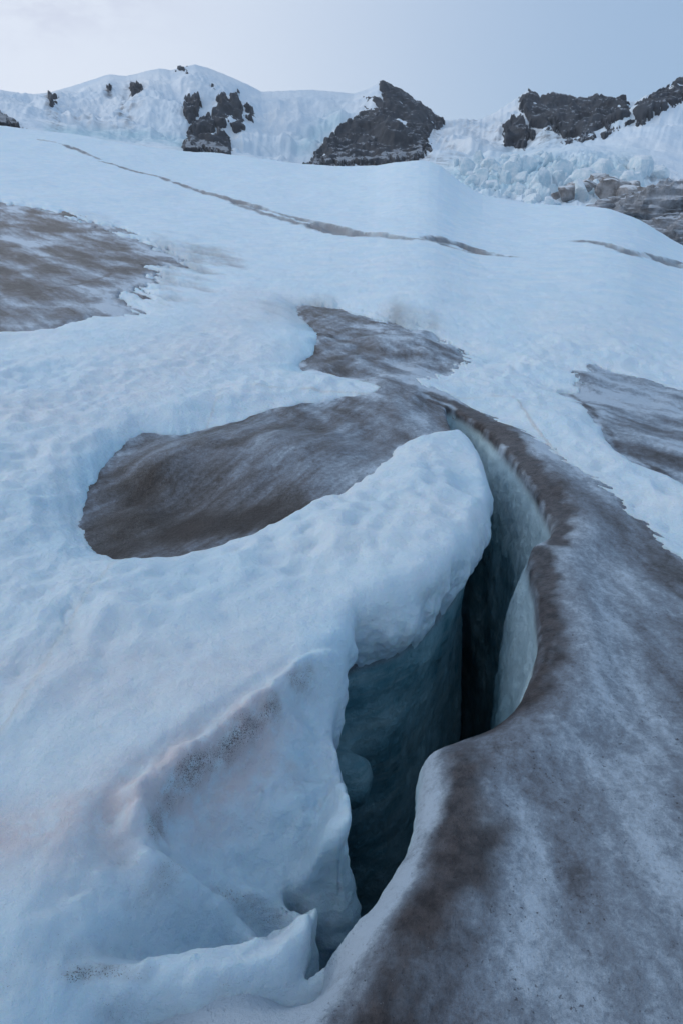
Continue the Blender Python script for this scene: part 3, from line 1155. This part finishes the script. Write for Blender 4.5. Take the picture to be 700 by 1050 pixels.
# ------------------------------------------------------------------ mountains
ridge_px = [(-400, 60), (-250, 70), (-100, 84), (0, 92), (30, 97), (50, 95), (75, 88), (100, 80), (112, 76), (130, 78),
            (150, 73), (163, 70), (175, 72), (186, 69), (200, 66), (212, 69), (235, 78), (255, 87), (268, 94), (290, 93),
            (320, 92), (345, 94), (362, 96), (378, 91), (390, 83), (398, 87), (410, 92), (430, 105), (445, 116), (456, 124),
            (470, 122), (490, 123), (505, 117), (520, 107), (532, 99), (541, 92), (547, 96), (553, 100), (562, 96), (572, 98),
            (585, 100), (600, 102), (610, 99), (620, 102), (632, 104), (642, 104), (652, 105), (662, 98), (672, 97),
            (684, 91), (694, 84), (705, 82), (760, 66), (850, 50), (1000, 40), (1200, 40)]
raz, rte = dir_of(np.array([p[0] for p in ridge_px]), np.array([p[1] for p in ridge_px]))


def prof(pts):
    a, t_ = dir_of(np.array([p[0] for p in pts]), np.array([p[1] for p in pts]))
    return lambda az: np.interp(az, a, t_)


low_t = prof([(-400, 200), (0, 190), (350, 210), (450, 215), (520, 222), (640, 226), (700, 262), (1200, 300)])
mid_t = prof([(-400, 120), (0, 128), (200, 158), (300, 172), (400, 176), (450, 168), (520, 166), (600, 158), (650, 168), (700, 186), (1200, 200)])
up_t = prof([(-400, 110), (0, 118), (60, 128), (120, 140), (200, 150), (240, 160), (330, 172), (440, 160), (470, 158), (520, 155), (560, 146), (620, 128), (700, 118), (1200, 90)])
mid_t_fn, up_t_fn = mid_t, up_t


def mountain_point(az, t):
    """t 0..1 foot of the slope to the ridge, >1 behind it"""
    Rr = 1300 + 160 * perlin(az * 3.1 + 5, az * 0 + 2) + 200 * sstep(.35, .1, np.abs(az - .06)) * 0
    te = np.interp(az, raz, rte)
    jag = (ridged(az * 120, az * 0 + 4, o=3) - .3) * .0016 * sstep(.06, .1, az) + fbm(az * 90, az * 0 + 7, o=3) * .0007
    te = te + jag
    r = np.interp(t, [0, .25, .42, 1, 1.25], [190, 460, 800, 1, 1.5])
    r = np.where(t <= .42, r, 800 + (Rr - 800) * (t - .42) / .58)
    a = low_t(az)
    b = mid_t_fn(az)
    c = np.minimum(up_t_fn(az), te - .004)
    u1 = np.clip(t / .25, 0, 1)
    u2 = np.clip((t - .25) / .17, 0, 1)
    u3 = np.clip((t - .42) / .58, 0, 1)
    tan = np.where(t < .25, a + (b - a) * u1, np.where(t < .42, b + (c - b) * u2, c + (te - c) * u3 ** 1.1))
    back = np.maximum(t - 1, 0)
    z = HCAM + r * tan - back * 1400
    x, y = r * np.sin(az), r * np.cos(az)
    w = sstep(.25, .5, t) * sstep(1.0, .82, t)
    zz = z
    # flutes and spurs running down the faces, broad cwms
    z = z + w * (fbm(x / 120, y / 120, o=4) * 30 + fbm(az * 14 + 3 * t, t * 4, o=4, rough=.5) * 14 + (ridged(az * 13 - t * 1.6 + 3, t * 1.8 + az * 3, o=4) - .4) * 13)
    z = z + sstep(.55, .8, t) * sstep(1.0, .9, t) * sstep(.10, .0, np.abs(az + .25) - .10) * fbm(az * 90 + t * 9, t * 3.5, o=3) * 3.5
    z = z + sstep(.0, .12, t) * sstep(1.0, .9, t) * fbm(x / 25, y / 25, o=3) * 3
    icef = sstep(.12, .17, az) * sstep(.47, .40, az) * sstep(.02, .10, t) * sstep(.31, .22, t)
    z = z + icef * ((ridged(x / 11, y / 16, o=4) - .4) * 5 + fbm(x / 7, y / 9, o=3) * 1.6)
    return x, y, z


AZ0, AZ1 = -.62, .62
naz, nt = 1300, 330
azv = np.linspace(AZ0, AZ1, naz)
tv = np.concatenate([np.linspace(0, 1, nt - 20), np.linspace(1.01, 1.25, 20)])
Tm, Am = np.meshgrid(tv, azv, indexing='ij')
mx_, my_, mz_ = mountain_point(Am.ravel(), Tm.ravel())
mpx, mpy = to_pix(mx_, my_, mz_)
mv = np.stack([mx_, my_, mz_], 1).astype(np.float32)
mf = grid_faces(len(tv), naz)[:, ::-1]
streaky = fbm(mpx * .16 + mpy * .05, mpy * .035, o=4, rough=.6)


def band(pts, w):
    return np.exp(-(seg_dist(mpx, mpy, pts) / w) ** 2)


m_dirt = np.maximum.reduce([
    band([(52, 100), (58, 130)], 6) * .8, band([(110, 92), (112, 96)], 4), band([(138, 92), (128, 118)], 9) * .7,
    band([(430, 160), (475, 168), (500, 175)], 4) * .8, band([(480, 125), (515, 140)], 10) * .5,
    band([(530, 145), (600, 130)], 9) * .8, band([(60, 118), (130, 128)], 8) * .3,
    band([(440, 128), (470, 160)], 8) * .35, band([(640, 170), (685, 185)], 8) * .5])
m_dirt = np.clip(m_dirt * (1 + 2.2 * streaky), 0, 1)
m_blue = np.clip(np.maximum.reduce([
    band([(50, 135), (100, 138), (160, 140), (220, 155)], 7) * .9, band([(160, 130), (300, 160)], 22) * .15,
    band([(310, 150), (345, 125)], 12) * .7, band([(470, 185), (560, 175), (640, 180)], 22) * .9,
    band([(640, 120), (560, 140)], 9) * .3]), 0, 1)
range_o = mesh_from('mountain_range', mv, mf, M_FSNOW, attrs=dict(dirt=m_dirt, blue=m_blue))
structure(range_o, 'snow covered mountain range with black rock faces along the skyline', 'mountains')

z1 = lambda pts: [(p[0] / 2, 40 + p[1] / 2) for p in pts]
z2 = lambda pts: [(350 + p[0] / 2, 40 + p[1] / 2) for p in pts]
ROCKS = [
    ('narrow dark rock rib left of the main snow peak cliff', [z1([(380, 122), (408, 118), (411, 140), (396, 172), (384, 168), (378, 140)])]),
    ('black branching cliff below the rounded snow summit',
     [z1([(436, 98), (465, 125), (488, 108), (496, 150), (504, 186), (484, 192), (474, 172), (442, 186), (420, 205), (452, 194), (470, 206),
          (476, 243), (440, 243), (372, 237), (384, 200), (396, 176), (432, 156), (452, 136)])]),
    ('tiny rock teeth on the fluted snow wall at far left', [z1([(270, 98), (290, 97), (292, 106), (272, 112)]), z1([(222, 98), (230, 98), (228, 110), (222, 108)]),
                                                          z1([(102, 122), (116, 124), (116, 134), (104, 134)]), z1([(360, 56), (382, 55), (380, 66), (362, 66)]), z1([(506, 140), (520, 150), (518, 168), (508, 160)])]),
    ('black pyramid shaped rock peak in the middle of the skyline',
     [[(312, 172), (320, 158), (331, 154), (340, 138), (352, 128), (368, 120), (374, 101), (392, 98), (389, 84), (391, 82), (410, 91), (432, 106), (455, 128),
       (436, 136), (441, 154), (428, 166), (395, 169), (365, 172)]]),
    ('jagged black rock ridge on the right skyline',
     [z2([(380, 100), (392, 108), (420, 118), (430, 106), (470, 114), (500, 120), (540, 116), (580, 128), (592, 156), (560, 168), (545, 190), (535, 178),
          (520, 186), (500, 200), (450, 202), (430, 185), (392, 182), (368, 152), (363, 124)])]),
    ('small rounded black rock below the jagged ridge', [z2([(330, 180), (355, 165), (384, 174), (393, 204), (372, 224), (335, 216)])]),
    ('dark rock ridge climbing to the right edge',
     [z2([(598, 146), (636, 124), (668, 104), (686, 86), (712, 80), (760, 40), (760, 100), (712, 122), (682, 136), (650, 150), (626, 166), (606, 178)])]),
    ('thin broken rock band under the right ridge', [z2([(440, 205), (520, 195), (600, 160), (612, 166), (540, 208), (450, 220)])]),
    ('dark rock shoulder at the left edge above the snow', [z1([(-60, 130), (0, 148), (22, 166), (52, 186), (0, 190), (-60, 180)])]),
]
jx = fbm(mx_ / 14, my_ / 14, mz_ / 14, o=4, rough=.62)
jv = fbm(mpx * .16 + mpy * .09, mpy * .12 - mpx * .03, o=5, rough=.68)
skyl0 = 0
for lab, polys in ROCKS:
    sd = np.full(mpx.shape, -999, np.float32)
    for p in polys:
        sd = np.maximum(sd, poly_sd(mpx.astype(np.float32), mpy.astype(np.float32), p))
    thinb = 3.0 if 'thin' in lab else 0
    gul = ridged(mpx * .085 - mpy * .06 + 5, mpy * .03, o=3)
    e = sd + jx * 3.5 + jv * 4.5 + 1.1 - np.clip(gul - .66, 0, 1) * 26 - thinb + .0 * skyl0
    keep = e > -1.5
    rel = ridged((mx_ + mz_ * .9) / 55, my_ / 90, (mz_ - mx_ * .5) / 55, o=4)
    rel2 = ridged(Am.ravel() * 60, Tm.ravel() * 5, o=3)
    skyl = sstep(1.0, .93, Tm.ravel())
    skyl = skyl * sstep(.36, .55, Tm.ravel())
    lift = np.clip(e, -1.5, 3) * 1.5 + np.clip(e, 0, 1) * ((rel - .35) * 20 + (rel2 - .4) * 2) * (.06 + .94 * skyl)
    az_ = Am.ravel()
    rv = np.stack([mx_ - np.sin(az_) * lift * .8, my_ - np.cos(az_) * lift * .8, mz_ + lift * .5], 1)
    f = mf[keep[mf].any(1)]
    if len(f) == 0:
        continue
    v2, f2, _ = compact(rv.astype(np.float32), f, {})
    ro = mesh_from('rock_face', v2, f2, M_ROCK, parent=range_o)
    ro['label'] = lab


# ------------------------------------------------------------------ icefall: broken seracs in the gap behind the near glacier
def chunk(name, size, mat, seed, sharp=.28):
    """an irregular angular block of ice or rock, split faces from a cut-down ellipsoid"""
    rs = np.random.RandomState(seed)
    n = 14
    th = np.linspace(0, np.pi, n)
    ph = np.linspace(0, 2 * np.pi, 2 * n + 1)[:-1]
    T, Pp = np.meshgrid(th, ph, indexing='ij')
    d = np.stack([np.sin(T) * np.cos(Pp), np.sin(T) * np.sin(Pp), np.cos(T)], -1).reshape(-1, 3)
    rad = np.full(len(d), 1.25)
    for _ in range(9):                               # planes shear the block
        nrm = rs.normal(size=3)
        nrm /= np.linalg.norm(nrm)
        k = rs.uniform(.55, .95)
        dn_ = d @ nrm
        rad = np.where(dn_ > .05, np.minimum(rad, k / np.maximum(dn_, .05)), rad)
    v = d * rad[:, None]
    v = v * (1 + .10 * fbm(v[:, 0] * 2.5 + seed, v[:, 1] * 2.5, v[:, 2] * 2.5, o=3)[:, None])
    v = v * np.array(size) * .5
    m = 2 * n
    f = []
    for i in range(n - 1):
        for j in range(m):
            f.append((i * m + j, (i + 1) * m + j, (i + 1) * m + (j + 1) % m, i * m + (j + 1) % m))
    o = mesh_from(name, v, np.array(f), mat, smooth=False)
    return o


def far_spot(px, py):
    """point on the far glacier (mountain sheet) seen at a traced place"""
    d = (mpx - px) ** 2 + (mpy - py) ** 2 + (Tm.ravel() > .45) * 1e6
    k = int(np.argmin(d))
    return mv[k]


rs = np.random.RandomState(5)
icefall_poly = [(462, 170), (500, 163), (560, 160), (600, 172), (650, 176), (688, 178), (660, 192), (625, 200), (600, 205), (560, 211),
                (505, 202), (480, 190)]
spots = []
tries = 0
while len(spots) < 130 and tries < 9000:
    tries += 1
    px, py = rs.uniform(460, 690), rs.uniform(160, 212)
    if poly_sd(np.array([px]), np.array([py]), icefall_poly)[0] < 1:
        continue
    if any((px - a) ** 2 + ((py - b) * 1.5) ** 2 < 34 for a, b in spots):
        continue
    spots.append((px, py))
for i, (px, py) in enumerate(spots):
    p = far_spot(px, py)
    s = np.linalg.norm(p) / FPX * min(5.8 * math.exp(rs.normal() * .45) + 1.5, 20) * (1.25 if py > 182 else .9)
    ob = chunk('serac', (s * rs.uniform(.8, 1.9), s * rs.uniform(.6, 1.4), s * rs.uniform(.9, 2.0)), M_SERAC, 100 + i)
    ob.location = (p[0], p[1], p[2] + s * rs.uniform(-.1, .35))
    ob.rotation_euler = (rs.uniform(-.5, .5), rs.uniform(-.5, .5), rs.uniform(0, 6))
    ob['label'] = 'pale blue serac block in the broken icefall below the jagged ridge'
    ob['category'] = 'serac'
    ob['group'] = 'seracs of the icefall'

# grit-covered ice blocks at the snout of the icefall, right
dspots = [(580, 206, 9), (592, 203, 8), (605, 201, 9), (612, 193, 8), (618, 203, 11), (630, 205, 12), (640, 200, 9), (622, 195, 7), (600, 194, 6), (586, 198, 6), (570, 207, 7), (650, 208, 10), (640, 211, 10)]
for i, (px, py, s0) in enumerate(dspots):
    p = far_spot(px, py)
    s = np.linalg.norm(p) / FPX * s0 * 1.9
    ob = chunk('debris_ice_block', (s * 1.3, s, s * .8), M_DIRTY, 400 + i)
    ob.location = (p[0], p[1], p[2] + s * .35)
    ob.rotation_euler = (0, 0, rs.uniform(0, 6))
    ob['label'] = 'brown grey grit covered ice block at the lower edge of the icefall'
    ob['category'] = 'ice block'
    ob['group'] = 'grit covered blocks below the icefall'


# the dirty ice hump at the right edge, behind the near snow crest
def hump(name, px, py, r, size, label, mat, seed):
    dx, dy, dz = ray(px, py)
    k = r / math.hypot(dx, dy)
    c = np.array([dx * k, dy * k, HCAM + dz * k])
    n, m = 70, 140
    th = np.linspace(0, np.pi, n)
    ph = np.linspace(0, 2 * np.pi, m + 1)[:-1]
    T, Pp = np.meshgrid(th, ph, indexing='ij')
    d = np.stack([np.sin(T) * np.cos(Pp), np.sin(T) * np.sin(Pp), np.cos(T)], -1).reshape(-1, 3)
    v = d * (1 + .22 * fbm(d[:, 0] * 1.6 + seed, d[:, 1] * 1.6, d[:, 2] * 1.6, o=3) + .34 * (ridged(d[:, 0] * 2.0 + d[:, 2] * 1.5 + seed, d[:, 1] * 2.0, d[:, 2] * 3 - d[:, 0] * 1.5, o=6) - .4))[:, None]
    v = v * np.array(size) * .5
    f = []
    for i in range(n - 1):
        for j in range(m):
            f.append((i * m + j, (i + 1) * m + j, (i + 1) * m + (j + 1) % m, i * m + (j + 1) % m))
    o = mesh_from(name, v, np.array(f), mat)
    o.location = c
    o['label'] = label
    o['category'] = 'ice hump'
    return o


M_HUMP = mat_rock('gritty_ice', (.06, .064, .07), (.30, .33, .37), .6, .8)
hump('ice_hump', 686, 232, 120, (17, 14, 11), 'rounded dark gritty ice hump at the right edge behind the snow', M_HUMP, 3)
hump('ice_hump', 722, 262, 95, (20, 14, 9), 'low dark ice slope below the rounded hump at the right edge', M_HUMP, 9)
hump('ice_hump', 655, 222, 130, (16, 10, 6), 'small grey ice shoulder left of the rounded hump', M_HUMP, 14)


# ------------------------------------------------------------------ air between here and the mountains
def haze_box():
    x0, x1, y0, y1, z0, z1 = -1500, 1500, -60, 2300, -400, 520
    v = [(x, y, z) for x in (x0, x1) for y in (y0, y1) for z in (z0, z1)]
    f = [(0, 1, 3, 2), (4, 6, 7, 5), (0, 4, 5, 1), (2, 3, 7, 6), (0, 2, 6, 4), (1, 5, 7, 3)]
    m = bpy.data.materials.new('haze')
    m.use_nodes = True
    t = m.node_tree
    t.nodes.clear()
    out = nd(t, 'ShaderNodeOutputMaterial')
    p = nd(t, 'ShaderNodeVolumePrincipled')
    p.inputs['Color'].default_value = (.75, .82, .92, 1)
    p.inputs['Density'].default_value = .00011
    p.inputs['Anisotropy'].default_value = .2
    t.links.new(p.outputs[0], out.inputs['Volume'])
    o = mesh_from('haze', np.array(v), np.array(f), m, smooth=False)
    o['kind'] = 'stuff'
    o['label'] = 'thin bluish evening haze in front of the mountains'
    o['category'] = 'haze'


haze_box()
